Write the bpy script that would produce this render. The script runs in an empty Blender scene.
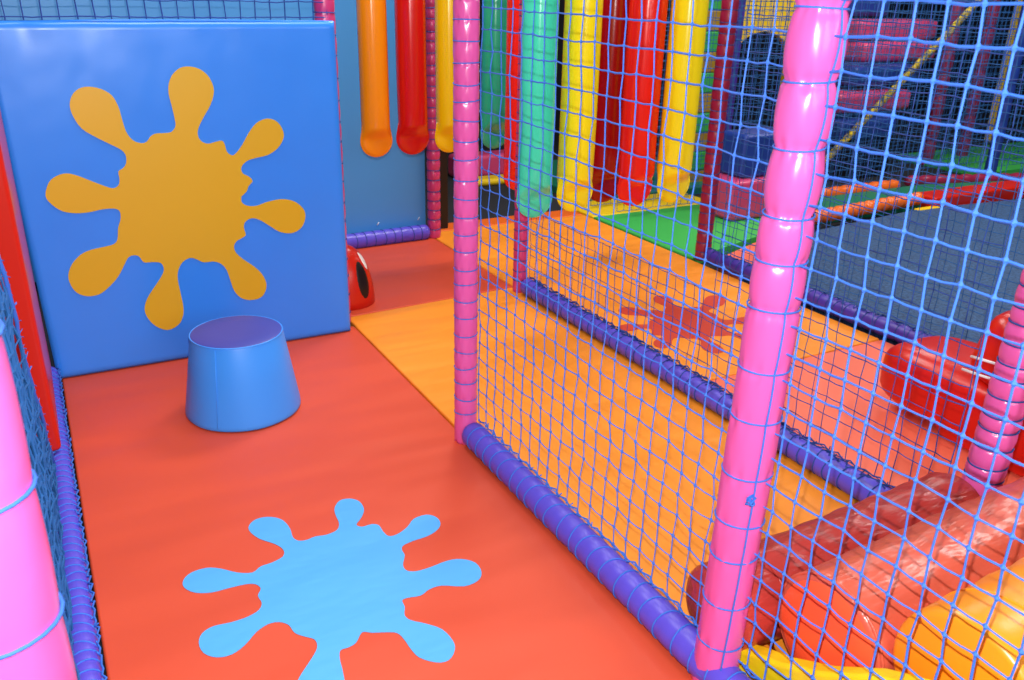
import bpy, bmesh, math, random
from mathutils import Vector, Matrix
YS= [(292, 824), (290, 840), (278, 857), (251, 875), (204, 905), (162, 938), (141, 981), (136, 1019), (148, 1052), (173, 1074), (205, 1080), (243, 1071), (275, 1048), (291, 1009), (297, 966), (305, 919), (323, 888), (351, 875), (371, 881), (385, 898), (405, 907), (435, 907), (459, 910), (475, 929), (476, 957), (471, 1005), (466, 1048), (471, 1083), (488, 1114), (517, 1136), (548, 1140), (582, 1131), (610, 1107), (625, 1071), (624, 1039), (607, 999), (578, 956), (557, 921), (551, 893), (561, 870), (584, 859), (612, 864), (637, 867), (646, 850), (651, 824), (669, 809), (686, 818), (710, 846), (739, 890), (772, 926), (815, 941), (853, 926), (873, 887), (869, 857), (844, 824), (803, 801), (751, 792), (721, 783), (699, 761), (702, 737), (724, 723), (737, 704), (720, 686), (710, 665), (691, 649), (688, 645), (688, 623), (708, 608), (743, 604), (779, 614), (823, 621), (859, 620), (898, 606), (928, 577), (937, 544), (923, 504), (894, 482), (861, 478), (822, 491), (780, 524), (747, 548), (717, 556), (692, 542), (686, 520), (691, 492), (675, 480), (652, 469), (640, 448), (647, 420), (675, 388), (712, 355), (740, 319), (754, 278), (746, 241), (722, 218), (681, 215), (647, 230), (623, 264), (612, 312), (602, 356), (583, 384), (555, 397), (517, 399), (493, 414), (469, 423), (439, 409), (419, 376), (414, 336), (418, 280), (421, 223), (415, 187), (397, 157), (370, 142), (345, 140), (310, 162), (286, 198), (278, 237), (293, 280), (327, 325), (358, 366), (368, 392), (359, 417), (328, 424), (300, 427), (287, 451), (269, 459), (248, 452), (229, 423), (200, 379), (159, 341), (126, 322), (88, 321), (56, 338), (39, 371), (36, 410), (55, 451), (90, 484), (129, 498), (175, 504), (206, 510), (221, 528), (229, 570), (242, 602), (243, 632), (225, 644), (188, 645), (143, 639), (99, 639), (57, 650), (26, 677), (10, 711), (28, 757), (56, 778), (89, 785), (123, 774), (160, 754), (201, 732), (232, 719), (252, 728), (259, 750), (259, 778), (276, 789), (288, 804)]
BS= [(420, 1508), (409, 1453), (387, 1394), (352, 1367), (313, 1378), (294, 1424), (300, 1477), (320, 1525), (376, 1587), (393, 1614), (393, 1640), (375, 1660), (358, 1683), (353, 1715), (335, 1737), (309, 1741), (278, 1726), (245, 1695), (210, 1677), (177, 1684), (154, 1711), (150, 1749), (163, 1779), (191, 1792), (233, 1787), (273, 1789), (303, 1802), (315, 1826), (313, 1857), (326, 1881), (318, 1906), (295, 1917), (254, 1921), (213, 1923), (175, 1941), (154, 1974), (157, 2004), (180, 2027), (219, 2030), (251, 2011), (287, 1974), (322, 1956), (348, 1972), (378, 1975), (411, 1988), (420, 2018), (406, 2056), (374, 2099), (358, 2152), (371, 2184), (398, 2198), (432, 2187), (456, 2156), (463, 2107), (459, 2064), (468, 2040), (490, 2033), (515, 2038), (545, 2032), (579, 2041), (595, 2071), (599, 2116), (608, 2152), (633, 2182), (663, 2180), (684, 2153), (683, 2107), (661, 2069), (637, 2042), (648, 2024), (677, 2024), (693, 2009), (693, 1976), (699, 1948), (723, 1945), (761, 1964), (794, 1994), (835, 1998), (856, 1974), (855, 1940), (834, 1915), (798, 1900), (754, 1897), (719, 1889), (708, 1869), (706, 1845), (686, 1808), (686, 1781), (708, 1767), (748, 1766), (799, 1771), (836, 1761), (863, 1729), (860, 1686), (836, 1659), (794, 1655), (743, 1684), (708, 1684), (680, 1672), (645, 1679), (630, 1674), (627, 1649), (615, 1620), (622, 1596), (648, 1570), (676, 1533), (683, 1486), (674, 1455), (648, 1432), (619, 1439), (591, 1471), (584, 1505), (582, 1543), (575, 1571), (553, 1585), (522, 1599), (502, 1611), (479, 1585), (459, 1577), (437, 1576), (427, 1551), (422, 1519)]
random.seed(7)
PI=math.pi
SC=bpy.context.scene; COL=SC.collection

# ---------------------------------------------------------------- materials
def srgb(r,g,b):
    f=lambda c:(c/255/12.92) if c/255<=.04045 else ((c/255+.055)/1.055)**2.4
    return (f(r),f(g),f(b),1)
MATS={}
def mat(name,rgb,rough=.4,bump=0,scale=8,detail=2,var=0,spec=.5,stretch=None,coat=0,bdist=.01):
    if name in MATS: return MATS[name]
    m=bpy.data.materials.new(name); m.use_nodes=True; nt=m.node_tree
    b=nt.nodes['Principled BSDF']; b.inputs['Base Color'].default_value=srgb(*rgb)
    b.inputs['Roughness'].default_value=rough; b.inputs['Specular IOR Level'].default_value=spec
    if coat: b.inputs['Coat Weight'].default_value=coat; b.inputs['Coat Roughness'].default_value=.12
    tc=nt.nodes.new('ShaderNodeTexCoord'); mp=nt.nodes.new('ShaderNodeMapping')
    nt.links.new(tc.outputs['Object'],mp.inputs['Vector'])
    if stretch: mp.inputs['Scale'].default_value=stretch
    n=nt.nodes.new('ShaderNodeTexNoise'); n.inputs['Scale'].default_value=scale; n.inputs['Detail'].default_value=detail
    nt.links.new(mp.outputs['Vector'],n.inputs['Vector'])
    if bump:
        bp=nt.nodes.new('ShaderNodeBump'); bp.inputs['Strength'].default_value=bump; bp.inputs['Distance'].default_value=bdist
        nt.links.new(n.outputs['Fac'],bp.inputs['Height']); nt.links.new(bp.outputs['Normal'],b.inputs['Normal'])
    if var:
        n2=nt.nodes.new('ShaderNodeTexNoise'); n2.inputs['Scale'].default_value=3.5; n2.inputs['Detail'].default_value=3
        nt.links.new(tc.outputs['Object'],n2.inputs['Vector'])
        hs=nt.nodes.new('ShaderNodeHueSaturation'); hs.inputs['Color'].default_value=srgb(*rgb)
        mr=nt.nodes.new('ShaderNodeMapRange'); mr.inputs['To Min'].default_value=1-var; mr.inputs['To Max'].default_value=1+var
        nt.links.new(n2.outputs['Fac'],mr.inputs['Value']); nt.links.new(mr.outputs['Result'],hs.inputs['Value'])
        nt.links.new(hs.outputs['Color'],b.inputs['Base Color'])
    MATS[name]=m; return m

def weave(name,c1,c2,scale):
    m=bpy.data.materials.new(name); m.use_nodes=True; nt=m.node_tree
    b=nt.nodes['Principled BSDF']; b.inputs['Roughness'].default_value=.75
    tc=nt.nodes.new('ShaderNodeTexCoord')
    w=nt.nodes.new('ShaderNodeTexNoise'); w.inputs['Scale'].default_value=scale; w.inputs['Detail'].default_value=4
    nt.links.new(tc.outputs['Object'],w.inputs['Vector'])
    r=nt.nodes.new('ShaderNodeValToRGB'); r.color_ramp.elements[0].position=.35; r.color_ramp.elements[1].position=.65
    r.color_ramp.elements[0].color=srgb(*c1); r.color_ramp.elements[1].color=srgb(*c2)
    nt.links.new(w.outputs['Fac'],r.inputs['Fac']); nt.links.new(r.outputs['Color'],b.inputs['Base Color'])
    MATS[name]=m; return m

M_redmat=mat('red mat vinyl',(218,80,50),.5,.3,2.0,1.2,.03,.35,(.7,2.4,1),bdist=.07)
M_ormat=mat('orange mat vinyl',(252,150,40),.5,.35,2.4,1.3,.03,.35,(.7,3.2,1),bdist=.06)
M_salmon=mat('salmon mat vinyl',(252,118,90),.5,.3,4,2,.03,.35,bdist=.03)
M_green=mat('green mat vinyl',(66,184,84),.5,.3,4,2,.03,.35)
M_green2=mat('dark green mat vinyl',(20,120,90),.5,.3,4,2,.03,.35)
M_panel=mat('blue panel vinyl',(50,138,250),.29,.25,3,2,.02,.45,(1.5,1,1),bdist=.03)
M_splaty=mat('yellow splat vinyl',(212,170,28),.4,.12,3,2,.02,.4)
M_splatb=mat('light blue splat vinyl',(84,174,248),.5,.3,3,3,.01,.35,(1,2.2,1),bdist=.03)
M_splatr=mat('red splat vinyl',(208,66,46),.5,.2,3,2,.02,.35)
M_cone=mat('blue stool vinyl',(62,154,255),.4,.1,6,2,.02,.4)
M_conetop=mat('violet stool top vinyl',(64,70,164),.45,.1,6,2,.03,.4)
M_pink=mat('pink vinyl',(224,92,168),.24,.18,14,2,.02,.5)
M_pinkdim=mat('dimmed pink vinyl',(206,62,124),.3,.2,14,2,.03,.5)  # the post pink again, darkened in the colour for weaker light farther back
M_crimson=mat('crimson vinyl',(150,34,70),.35,.2,14,2,.03,.5)
M_purple=mat('purple vinyl',(94,80,210),.35,.2,12,2,.03,.45)
M_violet=mat('dark violet vinyl',(74,52,164),.4,.3,12,2,.04,.4)
M_cord=mat('blue net cord',(52,112,214),.7)
M_corddk=mat('dark blue net cord',(28,70,150),.75)
M_cordfar=mat('teal blue net cord',(26,92,160),.8)
M_wallblue=mat('steel blue board',(72,150,218),.4,.05,2,2,.02,.4)
M_tie=mat('white zip tie',(230,232,236),.4)
M_redpad=mat('red wall pad',(206,36,20),.28,.2,4,2,.03,.4)
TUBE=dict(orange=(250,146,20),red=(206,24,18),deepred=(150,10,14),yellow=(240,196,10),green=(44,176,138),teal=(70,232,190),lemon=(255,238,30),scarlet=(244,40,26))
def tubemat(c): return mat(c+' tube vinyl',TUBE[c],.16,.12,7,2,.02,.55,(1,1,.5))
M_roll=mat('dark red roller vinyl',(178,56,50),.28,.8,9,3,.03,.6,(.7,2,2),bdist=.02)
M_roll2=mat('gloss washed roller vinyl',(208,92,70),.28,.6,8,3,.03,.6,(.7,2,2),bdist=.02)  # body colour desaturated to stand in for gloss at grazing angles
M_rollcap=mat('flash lit roller end vinyl',(255,96,56),.35,.1,6,2,.02,.5)  # same roller vinyl, coloured brighter as the flash-lit end face
M_roll3=mat('orange roller vinyl',(252,150,30),.3,.2,7,2,.03,.5)
M_yelpad=mat('yellow pad vinyl',(246,216,24),.35,.35,10,3,.03,.45,bdist=.02)
M_yelfar=mat('mustard vinyl',(246,206,30),.4,.2,8,2,.04,.4)
M_mustard=mat('dull mustard vinyl',(176,140,40),.5,.2,8,2,.04,.4)
M_redpod=mat('bright red soft vinyl',(214,26,12),.3,.12,6,2,.02,.5)
M_black=mat('black vinyl',(16,15,18),.4)
M_white=mat('white vinyl',(240,240,240),.4)
M_rope=mat('orange padded edge vinyl',(244,110,36),.35,.2,10,2,.03,.45)
M_navy=mat('navy pad vinyl',(34,62,150),.4,.2,6,2,.03,.4)
M_pinkpad=mat('magenta pad vinyl',(214,70,120),.35,.2,6,2,.03,.45)
M_tramp=weave('trampoline bed fabric',(26,54,92),(50,92,140),60)
M_strap=weave('yellow black strap fabric',(60,54,16),(238,206,30),26)
M_dark=mat('dark wall paint',(22,24,34),.9)
M_floor=mat('dark floor concrete',(34,36,44),.9)
M_ceil=mat('ceiling paint',(120,120,120),.9)

# ---------------------------------------------------------------- helpers
def tag(o,label,cat,group=None,kind=None):
    o['label']=label; o['category']=cat
    if group: o['group']=group
    if kind: o['kind']=kind
    return o
def thing(name,label,cat,loc=(0,0,0),group=None):
    o=bpy.data.objects.new(name,None); COL.objects.link(o); o.location=loc
    o.empty_display_size=.05
    return tag(o,label,cat,group)
def wloc(p):
    v=Vector((0,0,0))
    while p is not None: v+=p.location; p=p.parent
    return v
class MB:
    """collects geometry in world coordinates, builds one mesh object"""
    def __init__(s): s.v=[]; s.f=[]
    def add(s,vs,fs):
        n=len(s.v); s.v+= [tuple(v) for v in vs]; s.f+=[tuple(i+n for i in f) for f in fs]; return s
    def box(s,a,b):
        (x0,y0,z0),(x1,y1,z1)=a,b
        return s.add([(x0,y0,z0),(x1,y0,z0),(x1,y1,z0),(x0,y1,z0),(x0,y0,z1),(x1,y0,z1),(x1,y1,z1),(x0,y1,z1)],
                     [(0,3,2,1),(4,5,6,7),(0,1,5,4),(1,2,6,5),(2,3,7,6),(3,0,4,7)])
    def prism(s,pts,z0,z1):
        n=len(pts)
        vs=[(x,y,z0) for x,y in pts]+[(x,y,z1) for x,y in pts]
        fs=[tuple(range(n-1,-1,-1)),tuple(range(n,2*n))]+[(i,(i+1)%n,n+(i+1)%n,n+i) for i in range(n)]
        return s.add(vs,fs)
    def tube(s,pts,r,sides=6,closed=False):
        pts=[Vector(p) for p in pts]; n=len(pts); vs=[]; fs=[]; up=None
        for i,p in enumerate(pts):
            if closed: t=pts[(i+1)%n]-pts[i-1]
            else: t=pts[min(i+1,n-1)]-pts[max(i-1,0)]
            if t.length<1e-9: t=Vector((0,0,1))
            t.normalize()
            if up is None:
                up=Vector((0,0,1)) if abs(t.z)<.9 else Vector((1,0,0))
            a=(up-t*up.dot(t)); 
            if a.length<1e-6: a=t.orthogonal()
            a.normalize(); up=a; b=t.cross(a)
            rr=r[i] if isinstance(r,(list,tuple)) else r
            for k in range(sides):
                q=2*PI*k/sides; vs.append(p+a*(rr*math.cos(q))+b*(rr*math.sin(q)))
        m=n if closed else n-1
        for i in range(m):
            for k in range(sides):
                j=(i+1)%n
                fs.append((i*sides+k,j*sides+k,j*sides+(k+1)%sides,i*sides+(k+1)%sides))
        if not closed:
            fs.append(tuple(range(sides-1,-1,-1))); fs.append(tuple((n-1)*sides+k for k in range(sides)))
        return s.add(vs,fs)
    def build(s,name,m,parent=None,smooth=True,bevel=0,seg=3,loc=None,sharp=None):
        me=bpy.data.meshes.new(name)
        o=bpy.data.objects.new(name,me); COL.objects.link(o)
        if parent is not None:
            o.parent=parent; off=wloc(parent)
        else:
            off=Vector(loc) if loc else Vector((0,0,0)); o.location=off
        me.from_pydata([(v[0]-off.x,v[1]-off.y,v[2]-off.z) for v in s.v],[],s.f); me.update()
        bm=bmesh.new(); bm.from_mesh(me); bmesh.ops.recalc_face_normals(bm,faces=bm.faces); bm.to_mesh(me); bm.free()
        me.materials.append(m)
        if smooth:
            me.polygons.foreach_set('use_smooth',[True]*len(me.polygons))
        if bevel:
            md=o.modifiers.new('bevel','BEVEL'); md.width=bevel; md.segments=seg; md.limit_method='ANGLE'; md.angle_limit=.6
            md.harden_normals=True
        elif sharp:
            md=o.modifiers.new('split','EDGE_SPLIT'); md.split_angle=sharp
        return o
def struct(name,mb,m):
    o=mb.build(name,m,None,smooth=False); o['kind']='structure'; return o

def catmull(P,k=4):
    n=len(P); out=[]
    for i in range(n):
        p0,p1,p2,p3=[Vector(P[(i+j)%n]) for j in (-1,0,1,2)]
        for t in range(k):
            t/=k
            out.append(.5*((2*p1)+(p2-p0)*t+(2*p0-5*p1+4*p2-p3)*t*t+(3*p1-p0-3*p2+p3)*t**3))
    return out
def splat(parent,pts2,fn,nrm,m,label=None,th=.0015):
    """thin vinyl shape sewn onto a surface: pts2 in metres, fn maps it to the world"""
    C=catmull(pts2,3); nrm=Vector(nrm); n=len(C)
    from mathutils.geometry import tessellate_polygon
    P=[Vector(fn(c.x,c.y)) for c in C]
    tris=tessellate_polygon([[Vector((c.x,c.y,0)) for c in C]])
    mb=MB()
    vs=[p for p in P]+[p+nrm*th for p in P]
    fs=[tuple(n+i for i in t) for t in tris]+[(i,(i+1)%n,n+(i+1)%n,n+i) for i in range(n)]
    mb.add(vs,fs)
    o=mb.build('splat',m,parent,smooth=False)
    if label: o['label']=label
    return o

def lathe(mb,rows,axis='z',c=(0,0,0),seg=24,fn=None,caps=True):
    """rows: (radius, height); fn(theta,h,r)->r"""
    vs=[];fs=[];n=len(rows)
    for r,h in rows:
        for k in range(seg):
            t=2*PI*k/seg; rr=fn(t,h,r) if fn else r
            a,b=rr*math.cos(t),rr*math.sin(t)
            vs.append((c[0]+a,c[1]+b,c[2]+h) if axis=='z' else ((c[0]+h,c[1]+a,c[2]+b) if axis=='x' else (c[0]+a,c[1]+h,c[2]+b)))
    for i in range(n-1):
        for k in range(seg):
            fs.append((i*seg+k,i*seg+(k+1)%seg,(i+1)*seg+(k+1)%seg,(i+1)*seg+k))
    if caps: fs.append(tuple(range(seg-1,-1,-1))); fs.append(tuple((n-1)*seg+k for k in range(seg)))
    mb.add(vs,fs)

def ring(c,r,axis='z',n=20,wob=0,ph=0):
    out=[]
    for k in range(n):
        t=2*PI*k/n; w=wob*math.sin(t+ph)
        a,b=r*math.cos(t),r*math.sin(t)
        out.append((c[0]+a,c[1]+b,c[2]+w) if axis=='z' else ((c[0]+w,c[1]+a,c[2]+b) if axis=='x' else (c[0]+a,c[1]+w,c[2]+b)))
    return out

def post(x,y,r,z1,pinch,m,label,group=None,puff=.13,cord=.0026,mc=None,z0=0,seg=28,rows=10,crease=.05,cords=True,loose=None,lean=(0,0)):
    t=thing('padded_post',label,'post',(x,y,z0),group)
    zs=[z for z in pinch if z0<z<z1-.005]
    PF=lambda i: puff[min(i,len(puff)-1)] if isinstance(puff,list) else puff
    rnd=random.Random(int(x*1000+y*77)); edges=[z0]+zs+[z1]
    prof=[]
    phs=[rnd.random()*6.28 for _ in edges]
    fr=[(rnd.randint(6,9),rnd.randint(11,15)) for _ in edges]
    for i in range(len(edges)-1):
        a,b=edges[i],edges[i+1]; pf=PF(i)*rnd.uniform(.75,1.2)
        for k in range(rows):
            s=k/rows
            prof.append((r*(1-pf+pf*(math.sin(PI*s))**.55 if True else r),a+(b-a)*s,i,s))
    prof.append((r*(1-PF(99)),z1,len(edges)-2,1))
    mb=MB(); vs=[];fs=[]
    for rr,z,i,s in prof:
        d=min(s,1-s); j=i if s<.5 else i+1
        amp=1.5*crease*math.exp(-d/.13)
        for k in range(seg*2):
            th=PI*k/seg
            q=rr*(1+amp*(.6*math.sin(fr[j][0]*th+phs[j])+.4*math.sin(fr[j][1]*th+2*phs[j]))+.012*math.sin(2*th+phs[i]))
            vs.append((x+lean[0]*z+q*math.cos(th),y+lean[1]*z+q*math.sin(th),z))
    S=seg*2
    for i in range(len(prof)-1):
        for k in range(S): fs.append((i*S+k,i*S+(k+1)%S,(i+1)*S+(k+1)%S,(i+1)*S+k))
    fs.append(tuple(range(S-1,-1,-1))); fs.append(tuple((len(prof)-1)*S+k for k in range(S)))
    mb.add(vs,fs); mb.build('foam_sleeve',m,t)
    if cords:
        for zi,z in enumerate(zs):
            c=MB(); c.tube(ring((x+lean[0]*z,y+lean[1]*z,z),r*(1-min(PF(zi),PF(zi+1))*.72)*1.012+cord*.7,'z',24,.004*rnd.uniform(-1,1),rnd.random()*6),cord,5,True)
            c.build('binding_cord',mc or M_cord,t)
    if loose is not None:
        c=MB(); pts=[]
        n=120
        for k in range(n+1):
            z=z0+.06+(z1-z0-.06)*k/n
            # radius follows the sleeve
            i=max(q for q in range(len(edges)) if edges[q]<=z+1e-6); i=min(i,len(edges)-2)
            s=(z-edges[i])/(edges[i+1]-edges[i]); rr=r*(1-PF(i)+PF(i)*max(0,math.sin(PI*s))**.55*1.15)+cord*1.4
            th=loose+.38*z+.05*math.sin(z*5)
            pts.append((x+lean[0]*z+rr*math.cos(th),y+lean[1]*z+rr*math.sin(th),z))
        c.tube(pts,cord,5); c.build('net_cord',mc or M_cord,t)
    return t

def rng(a,b,s,j=0,seed=1):
    r=random.Random(seed); out=[]; z=a
    while z<b: out.append(z+r.uniform(-j,j)); z+=s
    return out

def net(label,P0,U,V,lu,lv,m,mesh=.056,r=.0021,knot=.0055,jit=.004,keep=None,sag=0,seed=1,nrm=None,parent=None,name='safety_net'):
    """knotted square mesh in the plane of U and V: one thing"""
    rn=random.Random(seed); P0=Vector(P0);U=Vector(U).normalized();V=Vector(V).normalized();N=U.cross(V)
    nu=int(round(lu/mesh));nv=int(round(lv/mesh)); mb=MB(); node={}
    for i in range(nu+1):
        for j in range(nv+1):
            if keep and not keep(i*mesh,j*mesh): continue
            e=0 if i in (0,nu) else 1
            node[i,j]=P0+U*(i*mesh+rn.uniform(-jit,jit)*.6*e)+V*(j*mesh+rn.uniform(-jit,jit)*.6)+N*(rn.uniform(-jit,jit)+sag*math.sin(PI*i/nu)*math.sin(PI*min(1,j/nv)))
    A=[N,U,-N,-U];B=[N,V,-N,-V]
    def seg(p,q,frame,rr):
        vs=[p+f*rr for f in frame]+[q+f*rr for f in frame]
        mb.add(vs,[(k,(k+1)%4,4+(k+1)%4,4+k) for k in range(4)])
    for (i,j),p in node.items():
        rr=r*rn.uniform(.85,1.15)
        if (i,j+1) in node: seg(p,node[i,j+1],A,rr)
        if (i+1,j) in node:
            q=node[i+1,j]; mid=(p+q)/2-V*rn.uniform(0,.003); seg(p,mid,B,rr); seg(mid,q,B,rr)
        if knot:
            mb.add([p+N*knot*.8,p-N*knot*.8,p+U*knot,p-U*knot,p+V*knot*1.25,p-V*knot*1.25],
               [(0,2,4),(0,4,3),(0,3,5),(0,5,2),(1,4,2),(1,3,4),(1,5,3),(1,2,5)])
    o=mb.build(name,m,parent,smooth=False,loc=tuple(P0) if parent is None else None)
    if parent is None: tag(o,label,'net')
    return o

def rail(p,q,r,m,label,pitch=.06,mc=None,lace_side=None,lace=True,cord=.002,cat='rail',puff=.05,fuzzy=None):
    p=Vector(p);q=Vector(q); d=(q-p); L=d.length; d.normalize()
    t=thing('padded_rail',label,cat,tuple(p))
    n=max(2,int(L/pitch)); rnd=random.Random(int(L*1000)); pts=[];rs=[]
    for i in range(n*4+1):
        s=i/(n*4); ph=(i%4)/4
        pts.append(p+d*(L*s)); rs.append(r*(1-puff+puff*math.sin(PI*ph)))
    rs[0]*=.8;rs[-1]*=.8
    MB().tube(pts,rs,18).build('foam_sleeve',m,t,sharp=1.2)
    if lace:
        side=d.cross(Vector((0,0,1)))
        for i in range(1,n):
            mb=MB()
            c=p+d*(L*i/n); sl=rnd.uniform(-.012,.012)
            rp=[]
            for k in range(18):
                a=2*PI*k/18; rp.append(c+side*(math.cos(a)*r*.99)+Vector((0,0,1))*(math.sin(a)*r*.99)+d*(sl*math.cos(a)))
            mb.tube(rp,cord,5,True); mb.build('binding_cord',mc or M_cord,t)
        if lace_side is not None:
            mb=MB(); zz=[]
            a=lace_side
            for i in range(n*2):
                c=p+d*(L*(i+.5)/(n*2)); rr=r*(1.05+.22*(i%2))+rnd.uniform(-.002,.004)
                zz.append(c+side*(math.cos(a)*rr)+Vector((0,0,1))*(math.sin(a)*rr)+d*rnd.uniform(-.006,.006))
            mb.tube(zz,cord*1.3,5)
            for i in range(0,len(zz),2):
                if rnd.random()<.7:
                    b=zz[i]+Vector((rnd.uniform(-.01,.01),rnd.uniform(-.012,.012),rnd.uniform(.004,.016))); mb.tube([zz[i],b],cord,4)
            mb.build('lacing',mc or M_cord,t)
        if fuzzy:
            mb=MB(); pl=[]
            for i in range(int(L/.009)):
                c=p+d*min(L,max(0,i*.009+rnd.uniform(-.02,.02))); a=rnd.uniform(fuzzy[0],fuzzy[1]); rr=r*rnd.uniform(1.0,1.2)
                pl.append(c+side*(math.cos(a)*rr)+Vector((0,0,1))*(math.sin(a)*rr))
            mb.tube(pl,cord*1.1,4); mb.build('bunched_net_edge',M_corddk,t)
    return t

def floormat(pts,m,label,z0=-.06,z1=0,group=None,name='floor_mat'):
    c=(sum(p[0] for p in pts)/len(pts),sum(p[1] for p in pts)/len(pts))
    t=thing(name,label,'mat',(c[0],c[1],z0),group)
    MB().prism(pts,z0,z1).build('cushion',m,t,bevel=.008,seg=3)
    return t

def soft(mb,c,h,e=.35,nu=32,nv=16,rot=None):
    """super-ellipsoid cushion"""
    def sp(v,p): return math.copysign(abs(v)**p,v)
    vs=[];fs=[]
    for j in range(nv+1):
        ph=-PI/2+PI*j/nv
        for i in range(nu):
            th=2*PI*i/nu
            v=Vector((h[0]*sp(math.cos(ph),e)*sp(math.cos(th),e),h[1]*sp(math.cos(ph),e)*sp(math.sin(th),e),h[2]*sp(math.sin(ph),e)))
            if rot: v=rot@v
            vs.append(v+Vector(c))
    for j in range(nv):
        for i in range(nu): fs.append((j*nu+i,j*nu+(i+1)%nu,(j+1)*nu+(i+1)%nu,(j+1)*nu+i))
    mb.add(vs,fs)

# ---------------------------------------------------------------- room shell
struct('floor',MB().box((-1.7,-2,-.14),(12,8.6,-.06)),M_floor)
struct('ceiling',MB().box((-1.7,-2,3.3),(12,8.6,3.4)),M_ceil)
struct('wall_left',MB().box((-1.7,-2,-.06),(-1.6,8.6,3.3)),M_dark)
struct('wall_right',MB().box((11.9,-2,-.06),(12,8.6,3.3)),M_dark)
struct('wall_back',MB().box((-1.7,8.5,-.06),(12,8.6,3.3)),M_dark)
struct('wall_front',MB().box((-1.7,-2,-.06),(12,-1.9,3.3)),M_dark)

# ---------------------------------------------------------------- floor mats
t=floormat([(-.05,.3),(1.14,.3),(1.14,3.53),(-.05,3.53)],M_redmat,'red vinyl floor mat with a light blue splat, under the blue stool')
splat(t,[(a/1000,b/1000) for a,b in BS],lambda a,b:(a,b,.0003),(0,0,1),M_splatb,'light blue paint splat')
# seams / tension creases pressed into the mat
floormat([(1.147,1.07),(2.055,1.07),(2.055,3.70),(1.147,3.645)],M_ormat,'long plain orange floor mat of the lane between the two purple rails')
floormat([(1.15,3.652),(2.055,3.707),(2.055,4.73),(1.15,4.69)],M_redmat,'plain red floor mat at the foot of the steel blue wall panel')
t=floormat([(2.062,2.37),(3.215,2.37),(3.215,4.83),(2.062,4.83)],M_ormat,'orange floor mat with a red splat, beyond the second purple rail')
ca=math.cos(2.5);sa=math.sin(2.5)
splat(t,[(2.55+.92*((a/1000-.5)*ca-(b/1000-1.83)*sa),2.89+.92*((a/1000-.5)*sa+(b/1000-1.83)*ca)) for a,b in BS],lambda a,b:(a,b,.0003),(0,0,1),M_splatr,'red paint splat')
floormat([(2.062,.7),(3.215,.7),(3.215,2.363),(2.062,2.363)],M_salmon,'salmon floor mat under the bright red rocker seat')
floormat([(3.242,3.72),(4.55,4.1),(4.5,4.75),(3.242,4.75)],M_green,'bright green floor mat behind the crimson post')
floormat([(3.242,4.76),(4.3,4.76),(4.3,5.15),(3.242,5.15)],M_yelfar,'mustard floor mat strip behind the green mat')
floormat([(3.5,5.2),(5,5.2),(5,6.6),(3.5,6.6)],M_green2,'dark green floor mat at the back below the red hanging tubes')
floormat([(4.56,4.12),(7.8,4.12),(7.8,4.56),(4.56,4.56)],M_green2,'dark green floor mat strip behind the trampoline')
floormat([(7.3,4.66),(9.8,4.66),(9.8,5.6),(7.3,5.6)],M_green,'bright green floor mat far right behind the red pad')
floormat([(2.062,4.84),(3.215,4.84),(3.215,5.0),(2.062,5.0)],M_rope,'narrow orange edging mat behind the orange splat mat')

# trampoline
t=thing('trampoline','dark blue trampoline bed on the right with orange and salmon edge pads','trampoline',(5,2.2,-.06))
MB().prism([(3.31,.8),(7.2,.8),(7.2,3.86),(5.6,4.02),(4.45,3.9),(3.31,3.37)],-.06,-.012).build('bed',M_tramp,t,bevel=.004)
MB().prism([(3.3,3.39),(4.42,3.92),(4.5,4.06),(3.34,3.62)],-.055,.012).build('edge_pad',M_salmon,t,bevel=.01)['label']='salmon edge pad'
n=15; mb=MB(); pts=[];rs=[]
a=Vector((4.5,4.02,.035));b=Vector((5.72,4.12,.035))
for i in range(n*6+1):
    pts.append(a.lerp(b,i/(n*6))); rs.append(.03+.02*abs(math.sin(PI*(i%6)/6))**.6)
mb.tube(pts,rs,14); mb.build('edge_roll',M_rope,t)['label']='puffed orange edge roll'
MB().box((5.74,4.0,-.05),(7.4,4.2,.06)).build('edge_pad',M_redpad,t,bevel=.02)['label']='red edge pad'
MB().box((5.55,3.98,-.05),(5.78,4.03,-.005)).build('edge_tab',M_yelfar,t,bevel=.008)

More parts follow.
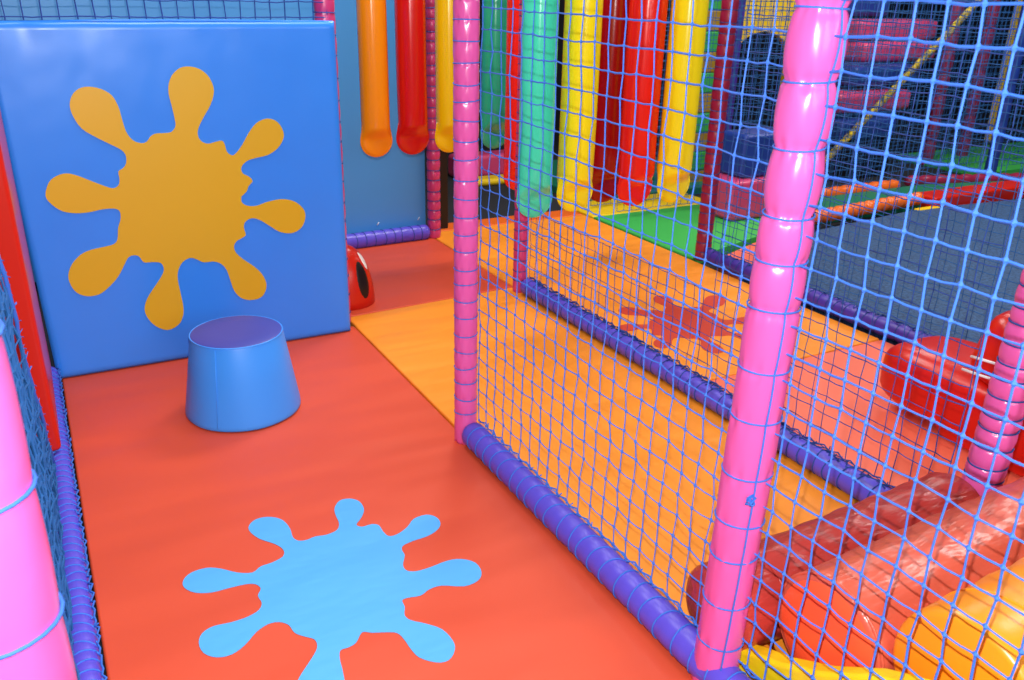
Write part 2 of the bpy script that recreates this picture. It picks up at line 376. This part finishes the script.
# ---------------------------------------------------------------- left bay: wall pad with splat
t=thing('wall_pad','large blue square wall pad with a yellow paint splat','wall pad',(.53,3.5,0))
def padmesh():
    x0,x1,z0,z1,y0,y1=-.063,1.106,.002,1.295,3.464,3.53
    nx,nz=90,90; vs=[];fs=[]; mb=MB()
    def rz(x):  # rounded top right corner
        return 0
    for j in range(nz+1):
        for i in range(nx+1):
            u=i/nx;v=j/nz; z=z0+(z1-z0)*v; xl=x0-.03*v; x=xl+(x1-xl)*u
            R=.02
            e=min(u*(x1-x0),(1-u)*(x1-x0),v*(z1-z0),(1-v)*(z1-z0))
            roll=.010*(1-min(1,e/.014))**2
            fold=.004*math.exp(-(1-v)/.06)*math.sin(38*u+1.3*math.sin(9*u))*math.exp(-u/.5)+.001*math.exp(-(1-v)/.2)*math.sin(21*u)*math.exp(-u/.6)
            vs.append((x,y0+roll-fold*(1 if e>.01 else 0),z))
    for j in range(nz):
        for i in range(nx):
            q=j*(nx+1)+i; fs.append((q,q+1,q+nx+2,q+nx+1))
    n=len(vs)
    # rim and back
    rim=[i for i in range(nx+1)]+[j*(nx+1)+nx for j in range(1,nz+1)]+[nz*(nx+1)+i for i in range(nx-1,-1,-1)]+[j*(nx+1) for j in range(nz-1,0,-1)]
    for q in rim: vs.append((vs[q][0],y1,vs[q][2]))
    m=len(rim)
    for k in range(m): fs.append((rim[k],n+k,n+(k+1)%m,rim[(k+1)%m]))
    fs.append(tuple(n+k for k in range(m)))
    return mb.add(vs,fs)
padmesh().build('cover',M_panel,t)
mb=MB(); mb.tube([(-.075,3.478,1.290),(.3,3.476,1.296),(.7,3.476,1.296),(1.10,3.478,1.292)],.005,6); mb.build('top_piping',M_panel,t)
splat(t,[(a/1000,b/1000) for a,b in YS],lambda a,b:(a,3.4635,b),(0,-1,0),M_splaty,'yellow paint splat',.0025)

# stool
t=thing('stool','small blue tapered foam stool with a violet top, on the red mat','stool',(.520,2.93,0))
mb=MB(); lathe(mb,[(.196,.002),(.201,.008),(.200,.02),(.178,.16),(.158,.287),(.155,.294)],'z',(.520,2.93,0),48,fn=lambda t,h,r:r*(1+.004*math.sin(7*t+h*9)))
mb.build('side_cover',M_cone,t,sharp=.9)
mb=MB(); lathe(mb,[(.154,.293),(.154,.297),(.148,.300),(.08,.302),(.01,.3025)],'z',(.520,2.93,0),48); mb.build('top_cover',M_conetop,t,sharp=.9)
mb=MB(); mb.tube(ring((.520,2.93,.295),.156,'z',48),.003,6,True); mb.build('top_piping',M_cone,t)
mb=MB(); mb.tube([(.520-.159*.62,2.93-.159*.785,.287),(.520-.2*.62,2.93-.2*.785,.015)],.0018,5); mb.build('side_seam',M_cone,t)

# red side pad left of the bay
t=thing('side_pad','tall red side pad at far left edge meeting the blue wall pad','wall pad',(-.14,3.0,.076))
MB().box((-.20,2.72,.076),(-.076,3.455,1.35)).build('cover',M_redpad,t,bevel=.015)

# ---------------------------------------------------------------- posts
post_a=post(1.15,1.10,.0495,1.9,[.045,.13,.239,.356,.439,.55,.675,.78,.902,.993,1.077,1.196,1.307,1.422,1.53,1.64,1.75],M_pink,'thick glossy pink padded post in the foreground, right of centre',puff=[.03,.03,.03,.03,.03,.04,.05,.06,.08,.13,.17,.20,.23,.23,.23,.23,.23,.23],cord=.002,crease=.05,loose=-2.2,lean=(.021,0))
post(1.135,2.355,.038,2.1,rng(.115,2.1,.056,.006,4),M_pink,'pink padded post left of centre where the near purple rail ends',puff=.08,crease=.06,cord=.0019)
post(-.142,1.06,.078,1.6,[.09,.30,.51,.70,.885,1.08],M_pink,'pink padded post in the bottom left corner of the photo',puff=.04,crease=.008,cord=.003)
post(2.052,3.63,.036,2.2,rng(.06,2.2,.052,.005,5),M_pinkdim,'slim pink padded post at the far end of the second purple rail',puff=.1,crease=.03,cord=.002,mc=M_corddk)
post(2.065,4.73,.040,2.2,rng(.05,2.2,.06,.006,6),M_pinkdim,'pink padded post at the right edge of the steel blue wall panel',puff=.14,crease=.03,cord=.0024,mc=M_corddk)
post(1.108,3.60,.042,2.2,rng(.05,2.2,.085,.006,7),M_pinkdim,'pink padded post right behind the blue wall pad',puff=.1,crease=.03,cord=.0024,mc=M_corddk)
post(-.165,3.60,.038,2.2,rng(.05,2.2,.085,.006,8),M_pinkdim,'pink padded post behind the top left corner of the blue wall pad',puff=.1,crease=.03,cord=.0024,mc=M_corddk)
post(2.155,1.19,.052,2.0,rng(.06,2.0,.05,.006,9),M_pink,'pink padded post at the right edge of the photo, behind the rollers',lean=(.06,0),puff=.13,crease=.03,cord=.0024,mc=M_corddk)
post(3.275,3.67,.045,2.4,rng(.05,2.4,.056,.006,10),M_crimson,'crimson padded post between the orange splat mat and the green mat',puff=.1,crease=.03,cord=.002,mc=M_corddk)  # pink post; the dimming with distance is put into its crimson colour

rk=random.Random(5); mb=MB(); pl=[]
for k in range(26): pl.append(Vector((1.134+rk.uniform(-.009,.009),1.052+rk.uniform(-.006,.006),.513+rk.uniform(-.012,.010))))
mb.tube(catmull([tuple(p) for p in pl],3),.0017,5,True); mb.build('cord_knot',M_cord,post_a)
# ---------------------------------------------------------------- rails
rail((1.141,2.325,.043),(1.141,.3,.043),.043,M_purple,'near purple padded rail between the red mat and the orange lane',.056,lace_side=2.2)
rail((2.062,3.585,.042),(2.062,1.31,.042),.042,M_purple,'second purple padded rail between the orange lane and the splat mat',.056,mc=M_corddk,lace_side=1.9,fuzzy=(1.2,2.4))
rail((3.258,3.61,.042),(3.258,.9,.042),.043,M_violet,'dark violet padded rail along the edge of the trampoline',.056,mc=M_corddk,fuzzy=(1.0,2.2))
rail((-.088,3.46,.036),(-.088,.6,.036),.034,M_purple,'purple padded rail along the left edge of the red mat',.034,lace_side=2.6)
rail((1.19,4.69,.040),(2.02,4.725,.040),.046,M_purple,'short purple padded rail at the foot of the steel blue wall panel',.056,mc=M_corddk)

# steel blue wall panel behind
t=thing('wall_panel','plain steel blue wall panel behind the orange and red hanging tubes','wall panel',(.6,4.8,0))
MB().box((-.9,4.775,.0),(2.03,4.80,2.3)).build('board',M_wallblue,t,bevel=.003)
for (x,z) in ((1.98,.11),(1.98,.62),(1.72,.105),(1.2,.9)):
    mb=MB(); mb.tube([(x-.006,4.771,z-.004),(x,4.766,z+.004),(x+.006,4.771,z+.012)],.003,5); mb.build('zip_tie',M_tie,t)

# ---------------------------------------------------------------- hanging tubes
def tube(x,y,zb,r,c,label,flat=1.15,ztop=2.25,lip=.075,seam=True,tilt=0):
    t=thing('hanging_tube',label,'hanging tube',(x,y,zb),'vinyl tubes hanging in the doorway')
    m=tubemat(c); seg=32; vs=[];fs=[];rows=[]
    rnd=random.Random(int(x*997+y*31)); ph=rnd.random()*6
    # closed flattened tongue at the bottom, then round body
    R=r*flat
    for k in range(9):
        a=PI/2*k/8; rows.append((max(.004,R*math.sin(a)),.006+.014*math.sin(a),R*.95*(1-math.cos(a))))
    h0=R*.95
    for k in range(1,9):
        s=k/8; e=s*s*(3-2*s); rows.append((R+(r-R)*e,.02+(r-.02)*e,h0+lip*s))
    H=ztop-zb; hh=h0+lip
    for k in range(1,15): rows.append((r,r,hh+(H-hh)*k/14))
    for rx,ry,h in rows:
        for k in range(seg):
            th=2*PI*k/seg
            d=1+.02*math.sin(3*th+ph+h*5)*(1 if h>h0 else 0)*math.exp(-abs(h-hh)/.12)*2
            vs.append((x+rx*d*math.cos(th)+tilt*h,y+ry*d*math.sin(th),zb+h))
    for i in range(len(rows)-1):
        for k in range(seg): fs.append((i*seg+k,i*seg+(k+1)%seg,(i+1)*seg+(k+1)%seg,(i+1)*seg+k))
    fs.append(tuple(range(seg-1,-1,-1)))
    MB().add(vs,fs).build('foam_body',m,t)
    if seam:
        mb=MB(); pl=[]
        for rx,ry,h in reversed(rows): pl.append((x+rx*1.01+tilt*h,y-.002,zb+h))
        for rx,ry,h in rows[:17]: pl.append((x-rx*1.01+tilt*h,y-.002,zb+h))
        mb.tube(pl,.0035,5); mb.build('welded_seam',m,t)
    return t
Y1=4.15
tube(1.505,Y1,.628,.070,'orange','orange hanging tube, leftmost, in front of the steel blue panel')
tube(1.700,Y1,.628,.075,'red','dark red hanging tube second from the left, in front of the steel blue panel')
tube(1.905,Y1,.625,.070,'yellow','yellow hanging tube partly hidden behind the pink post left of centre')
tube(2.165,Y1,.628,.070,'green','green hanging tube just right of the pink post left of centre')
tube(2.20,3.95,.44,.070,'scarlet','orange red hanging tube mostly hidden behind the teal tube',seam=False)
Y2=3.25
tube(1.900,Y2,.490,.076,'teal','large teal hanging tube in the centre, behind the net')
tube(2.108,Y2,.497,.080,'lemon','lemon yellow hanging tube right beside the teal tube')
tube(2.515,3.35,.46,.086,'scarlet','bright red hanging tube left of the rightmost yellow tube')
tube(2.755,3.95,.325,.112,'deepred','dark red hanging tube behind the bright red tube')
tube(2.668,Y2,.485,.082,'lemon','lemon yellow hanging tube, rightmost of all, hung beside the bright red tube')

# ---------------------------------------------------------------- nets
net('blue net strung between the two big pink posts above the near rail',(1.16,1.13,.095),(0,1,0),(0,0,1),1.2,1.75,M_cord,seed=11,sag=.012,r=.0019,knot=.0060)
net('blue net in the right foreground with the largest meshes, covering the rollers',(1.17,.19,.095),(0,1,0),(0,0,1),.87,1.62,M_cord,seed=12,sag=.006,r=.0022,knot=.0066)
net('blue net above the second purple rail, behind the near net',(2.085,1.24,.085),(0,1,0),(0,0,1),2.33,2.0,M_corddk,seed=13,r=.0017,knot=.0035,keep=lambda u,v: v<.36 or u<1.05)
net('blue net above the dark violet rail beside the trampoline',(3.265,1.0,.08),(0,1,0),(0,0,1),2.6,2.2,M_cordfar,seed=14,r=.0017,knot=0)
net('dark net above the blue wall pad in front of the steel blue panel',(-.07,3.56,1.25),(1,0,0),(0,0,1),1.15,.9,M_corddk,seed=15,r=.0022,knot=.004)
net('blue net behind the green mat, across the far end of the hall',(3.35,4.95,.02),(1,0,0),(0,0,1),5.2,2.6,M_cordfar,seed=16,r=.0022,knot=0)
net('blue net behind the trampoline, from the crimson post to the right',(3.35,4.64,.05),(1,0,0),(0,0,1),4.6,2.4,M_cordfar,seed=17,r=.0020,knot=0,mesh=.06)
# left side net: free edge falls in a curve from the rail
def keep(u,v):
    # u: distance from y=.75 towards the back, v: height
    return u < 1.51-1.0*v+.28*v*v
t=thing('safety_net','dark teal side net hanging at the far left, beside the pink corner post','net',(-.1,1.17,.05))
net('',(-.104,1.17,.05),(0,1,0),(0,0,1),1.75,1.6,M_cordfar,seed=18,r=.0028,knot=.006,keep=keep,parent=t,name='mesh',mesh=.045,jit=.006)
net('',(-.122,1.17,.06),(0,1,0),(0,0,1),1.7,1.6,M_cordfar,seed=19,r=.0026,knot=.006,keep=keep,parent=t,name='mesh',mesh=.05,jit=.006)
mb=MB(); rn=random.Random(4); pts=[]
for k in range(36):
    v=k/35*1.55; u=1.51-1.0*v+.28*v*v; pts.append(Vector((-.100+rn.uniform(-.003,.003),1.17+u,.05+v)))
mb.tube(pts,.005,6)
for p in pts:
    for q in range(3): mb.tube([p,p+Vector((rn.uniform(0,.01),rn.uniform(0,.03),rn.uniform(-.015,.015)))],.0012,4)
mb.build('frayed_edge_cord',M_cord,t)

# ---------------------------------------------------------------- ladybird seat
t=thing('ladybird_seat','red ladybird dome seat with a black spot, peeping out from behind the blue wall pad','seat',(1.24,3.85,0))
cx,cy,rr,hh=1.215,3.85,.135,.285
def dome(th,ph,k=1): return (cx+rr*k*math.cos(ph)*math.cos(th),cy+rr*k*math.cos(ph)*math.sin(th),hh*k*math.sin(ph))
vs=[];fs=[];NU,NV=40,14
for j in range(NV+1):
    for i in range(NU): vs.append(dome(2*PI*i/NU,PI/2*.995*j/NV))
for j in range(NV):
    for i in range(NU): fs.append((j*NU+i,j*NU+(i+1)%NU,(j+1)*NU+(i+1)%NU,(j+1)*NU+i))
fs.append(tuple(range(NU-1,-1,-1))); fs.append(tuple(NV*NU+i for i in range(NU)))
MB().add(vs,fs).build('shell',M_redpad,t)
def spot(name,th0,ph0,a,b,m,rot=0):
    vs=[dome(th0,ph0,1.012)];fs=[]
    for ring_ in (1,2,3,4):
        for k in range(20):
            q=2*PI*k/20; u=a*ring_/4*math.cos(q);v=b*ring_/4*math.sin(q)
            vs.append(dome(th0+u*math.cos(rot)-v*math.sin(rot),ph0+u*math.sin(rot)+v*math.cos(rot),1.012 if ring_<4 else .999))
    for k in range(20): fs.append((0,1+k,1+(k+1)%20))
    for r_ in range(3):
        for k in range(20): fs.append((1+r_*20+k,1+(r_+1)*20+k,1+(r_+1)*20+(k+1)%20,1+r_*20+(k+1)%20))
    MB().add(vs,fs).build(name,m,t)
spot('spot',-1.12,.52,.28,.36,M_black)
spot('eye',-.60,.86,.20,.22,M_white)
spot('spot',.5,.6,.3,.3,M_black)

# ---------------------------------------------------------------- roller ramp bottom right
def roller(x0,x1,y,z,r,m,cap,label,rise=.035,dome_=False,cm=None):
    t=thing('foam_roller',label,'roller',(x0,y,z-r),None)
    rows=[];seg=40
    if dome_:
        for k in range(1,7):
            a=PI/2*k/6; rows.append((r*math.sin(a)**.8,x0-r*.35*math.cos(a)))
    else:
        rows+=[(r*.9,x0-.004),(r*.955,x0-.001),(r*.985,x0+.006),(r,x0+.016)]
    nL=60
    for k in range(1,nL): rows.append((r,x0+.016+(x1-x0-.032)*k/nL))
    rows+=[(r,x1-.016),(r*.96,x1)]
    vs=[];fs=[]; rnd=random.Random(int(y*100)); ph=rnd.random()*6
    for q,(rad,x) in enumerate(rows):
        dz=rise*(x-x0)
        for k in range(seg):
            th=2*PI*k/seg
            w=.0025*math.sin(17*x*3+2.5*math.sin(3*th+ph)+4*th)*(1 if q>8 else 0)
            vs.append((x,y+(rad+w)*math.cos(th),z+dz+(rad+w)*math.sin(th)))
    for i in range(len(rows)-1):
        for k in range(seg): fs.append((i*seg+k,i*seg+(k+1)%seg,(i+1)*seg+(k+1)%seg,(i+1)*seg+k))
    fs.append(tuple(range(seg-1,-1,-1))); fs.append(tuple((len(rows)-1)*seg+k for k in range(seg)))
    MB().add(vs,fs).build('cover',m,t,sharp=1.0)
    if cap:
        mb=MB(); lathe(mb,[(.002,x0-.0085),(r*.5,x0-.008),(r*.86,x0-.006),(r*.91,x0-.002)],'x',(0,y,z),seg,caps=False); mb.build('end_cap',cap,t)
        mb=MB(); mb.tube(ring((x0+.004,y,z),r*.985,'x',40),.004,6,True); mb.build('end_piping',m,t)
    else:
        mb=MB(); mb.tube(ring((x0+.11,y,z+rise*.11),r*1.003,'x',40),.003,6,True); mb.build('end_piping',m,t)
    return t
roller(1.225,2.05,1.185,.112,.108,M_roll,None,'dark red foam roller behind the thick pink post, lowest of three',dome_=True)
roller(1.30,2.75,.945,.185,.140,M_roll2,M_rollcap,'orange red foam roller with a flat bright end, middle of three')
roller(1.32,2.75,.665,.275,.150,M_roll3,None,'orange foam roller in the bottom right corner of the photo')
t=thing('ramp_base','yellow padded ramp side below the ends of the three rollers','ramp',(1.24,.8,0))
prof=[(1.115,.0),(1.115,.06),(1.06,.09),(.987,.121),(.88,.185),(.773,.268),(.62,.35),(.45,.38),(.3,.38),(.3,.0)]
vs=[(1.212,y,z) for y,z in prof]+[(1.262,y,z) for y,z in prof]; n=len(prof)
MB().add(vs,[tuple(range(n)),tuple(range(2*n-1,n-1,-1))]+[(i,(i+1)%n,n+(i+1)%n,n+i) for i in range(n)]).build('side_pad',M_yelpad,t,bevel=.012)
wp=[(1.04,-.02),(1.04,.03),(.80,.05),(.70,.11),(.3,.13),(.3,-.02)]; n=len(wp)
vs=[(1.27,y,z) for y,z in wp]+[(2.75,y,z) for y,z in wp]
MB().add(vs,[tuple(range(n)),tuple(range(2*n-1,n-1,-1))]+[(i,(i+1)%n,n+(i+1)%n,n+i) for i in range(n)]).build('wedge',M_yelpad,t,bevel=.01)

# bright red rocker seat on the salmon mat
t=thing('rocker_seat','bright red soft rocker seat with white stripes, beside the trampoline','seat',(2.84,1.5,0))
mb=MB(); soft(mb,(2.79,1.57,.150),(.20,.38,.12),.5,44,18); mb.build('seat',M_redpod,t)
mb=MB(); soft(mb,(2.79,1.40,.07),(.18,.28,.07),.35,36,14); mb.build('base',M_redpod,t)
mb=MB(); soft(mb,(2.79,1.41,.35),(.19,.19,.13),.45,36,16,Matrix.Rotation(.25,3,'X')); mb.build('backrest',M_redpod,t)
for k in (0,1):
    z=.352-.054*k; mb=MB(); mb.tube([(2.605,1.59-.02*(1-k),z-.01),(2.597,1.54,z-.004),(2.597,1.44,z+.004),(2.600,1.36,z+.012)],.005,6); mb.build('stripe',M_white,t)

# ---------------------------------------------------------------- far objects
def pad(name,label,cat,a,b,m,bev=.03,group=None):
    c=((a[0]+b[0])/2,(a[1]+b[1])/2,a[2]); t=thing(name,label,cat,c,group)
    MB().box(a,b).build('cover',m,t,bevel=bev); return t
# dark post and bits seen between the two pink posts
pad('square_post','black square post just right of the steel blue wall panel','post',(2.13,4.88,-.05),(2.23,4.96,2.2),M_black,.01)
pad('bolster','magenta bolster far back below the green hanging tube','bolster',(3.0,6.4,-.06),(3.75,6.6,.13),M_pinkpad,.04)
pad('bolster','mustard bolster in front of the magenta bolster, below the green hanging tube','bolster',(2.95,6.1,-.06),(3.35,6.25,-.0),M_yelfar,.03)
# magenta block and navy block behind the crimson post
pad('foam_block','magenta foam block on the green mat behind the crimson post','block',(4.0,4.25,.0),(4.5,4.55,.27),M_pinkpad,.03)
pad('foam_block','navy foam block stacked on the magenta block','block',(4.1,4.3,.272),(4.5,4.55,.56),M_navy,.03)
# chequered column
t=thing('banded_column','column of green and mustard foam bands right of the rightmost yellow tube','column',(4.66,5.42,-.06))
z=-.06;k=0
while z<2.2:
    MB().box((4.53,5.36,z+.001),(4.76,5.5,z+.149)).build('foam_band',M_green if k%2 else M_mustard,t,bevel=.012); z+=.15;k+=1
# yellow board with an arched opening
t=thing('arch_board','yellow board with a black arched opening, behind the crimson post','board',(5.7,6.0,-.06))
x0,x1=5.2,6.6; ax0,ax1=5.43,6.08; zs=.86; mb=MB(); arc=[]
N=20
for k in range(N+1):
    a=PI-PI*k/N; arc.append(((ax0+ax1)/2+(ax1-ax0)/2*math.cos(a),zs+.24*math.sin(a)))
out=[(x0,-.06)]+[(x0,2.2),(x1,2.2),(x1,-.06)]
poly=[(x0,-.06),(ax0,-.06)]+arc+[(ax1,-.06),(x1,-.06),(x1,2.2),(x0,2.2)]
from mathutils.geometry import tessellate_polygon
tr=tessellate_polygon([[Vector((a,b,0)) for a,b in poly]]); n=len(poly)
vs=[(a,5.97,b) for a,b in poly]+[(a,6.03,b) for a,b in poly]
mb.add(vs,[tuple(q) for q in tr]+[tuple(n+i for i in q) for q in tr]+[(i,(i+1)%n,n+(i+1)%n,n+i) for i in range(n)])
mb.build('board',M_yelfar,t,smooth=False)
post(4.87,5.35,.045,2.4,rng(0,2.4,.12,.005,22),M_violet,'violet padded post left of the arched opening',puff=.1,z0=-.06,mc=M_corddk,rows=6,seg=12)
# rollers stacked like steps
steps=[(6.1,7.05,1.32,5.75,M_navy),(6.45,7.5,1.13,5.55,M_pinkpad),(6.45,7.4,.95,5.45,M_pinkpad),(6.2,7.0,.77,5.3,M_navy),(5.95,6.85,.57,5.2,M_pinkpad),(5.9,6.6,.36,5.1,M_navy)]
nm=['navy padded step at the top of the far stair','pink padded step under the topmost navy step','second pink padded step, just under the first pink one','navy padded step between the pink ones on the far stair','wide pink padded step low on the far stair','lowest navy padded step of the far stair']
for (a,b,z,y,m),l in zip(steps,nm):
    pad('padded_step',l,'step',(a,y,z-.085),(b,5.94,z+.085),m,.05,'padded steps of the far stair')
t=thing('stair_base','dark base block under the padded steps of the far stair','base',(6.3,5.5,-.06))
MB().box((5.9,5.12,-.06),(6.6,5.94,.27)).build('cover',M_black,t,bevel=.03)
# diagonal strap
t=thing('handrail','yellow and black diagonal handrail of the far stair','handrail',(5.68,4.98,.18))
mb=MB(); mb.tube([(5.45,5.0,-.02),(5.684,5.0,.18),(6.4,5.0,.757),(7.094,5.0,1.318),(7.6,5.0,1.73)],.028,10); mb.build('sleeve',M_strap,t)
# yellow post at right edge
pad('square_post','slim yellow post at the top right edge of the photo','post',(9.2,5.9,-.06),(9.32,6.0,2.2),M_yelfar,.02)
for i,(x,l) in enumerate(((7.35,'dark crimson padded post behind the diagonal handrail, left of a pair'),(7.85,'dark crimson padded post behind the diagonal handrail, right of a pair'))):
    post(x,5.3,.055,2.4,rng(0,2.4,.2,.02,31+i),M_crimson,l,puff=.2,z0=-.06,mc=M_corddk,rows=6,seg=12)
rail((4.9,4.62,.0),(6.1,4.62,.0),.05,M_rope,'thin orange padded rail behind the dark green mat strip',.1,lace=False,puff=.2)
rail((6.2,4.62,.02),(7.6,4.3,.0),.05,M_crimson,'crimson padded rail behind the orange edge roll of the trampoline',.12,lace=False,puff=.25)
post(7.25,4.60,.05,2.4,rng(0,2.4,.15,.02,41),M_navy,'navy padded post at the corner behind the trampoline',puff=.1,z0=-.06,mc=M_corddk,rows=6,seg=12)

# ---------------------------------------------------------------- camera, flash, lamps and added fill lights
R=((0.87847412,0.16442157,-0.44860758),(-0.47729038,0.34491687,-0.80822413),(0.02184284,0.92412007,0.38147738))
cam=bpy.data.cameras.new('camera'); co=bpy.data.objects.new('camera',cam); COL.objects.link(co)
m4=Matrix(R).to_4x4(); m4.translation=Vector((0,0,1.45)); co.matrix_world=m4
cam.sensor_width=36; cam.lens=867/1024*36; cam.clip_start=.02
cam.dof.use_dof=True; cam.dof.focus_distance=2.6; cam.dof.aperture_fstop=7
SC.camera=co
L=bpy.data.lights.new('camera_flash','POINT'); L.energy=200; L.shadow_soft_size=.007; L.color=(1,.99,.97)
lo=bpy.data.objects.new('camera_flash',L); COL.objects.link(lo)
lo.location=Vector((0,0,1.45))+Matrix(R)@Vector((0,.11,-.02))
def lamp(name,loc,aim,sx,sy,e,c=(1,.98,.95)):
    L=bpy.data.lights.new(name,'AREA'); L.shape='RECTANGLE'; L.size=sx; L.size_y=sy; L.energy=e; L.color=c
    o=bpy.data.objects.new(name,L); COL.objects.link(o); o.location=loc
    o.rotation_euler=(Vector(aim)-Vector(loc)).to_track_quat('-Z','Y').to_euler()
lamp('ceiling_lamp',(2.6,4.2,3.2),(2.6,4.2,0),1.4,.7,75)
lamp('ceiling_lamp',(4.9,1.4,3.2),(4.9,1.4,0),1.4,.7,60)
lamp('ceiling_lamp',(.9,3.0,3.2),(.9,3.0,0),1.4,.7,45)
lamp('ceiling_lamp',(7.0,3.4,3.2),(7.0,3.4,0),1.2,.6,60)
lamp('ceiling_lamp',(6.0,4.9,3.2),(6.0,5.2,0),1.2,.6,45)  # added fill from above to brighten the dim far end
lamp('front_fill',(1.6,-1.8,1.9),(2,3,.9),3.2,1.4,85,(.95,.98,1))  # added unseen frontal fill behind the camera, tinted like daylight
w=bpy.data.worlds.new('world'); SC.world=w; w.use_nodes=True
w.node_tree.nodes['Background'].inputs['Color'].default_value=(.5,.55,.65,1); w.node_tree.nodes['Background'].inputs['Strength'].default_value=.1
vs_=SC.view_settings; vs_.view_transform='Standard'; vs_.look='None'; vs_.gamma=1; vs_.use_curve_mapping=False; vs_.exposure=0
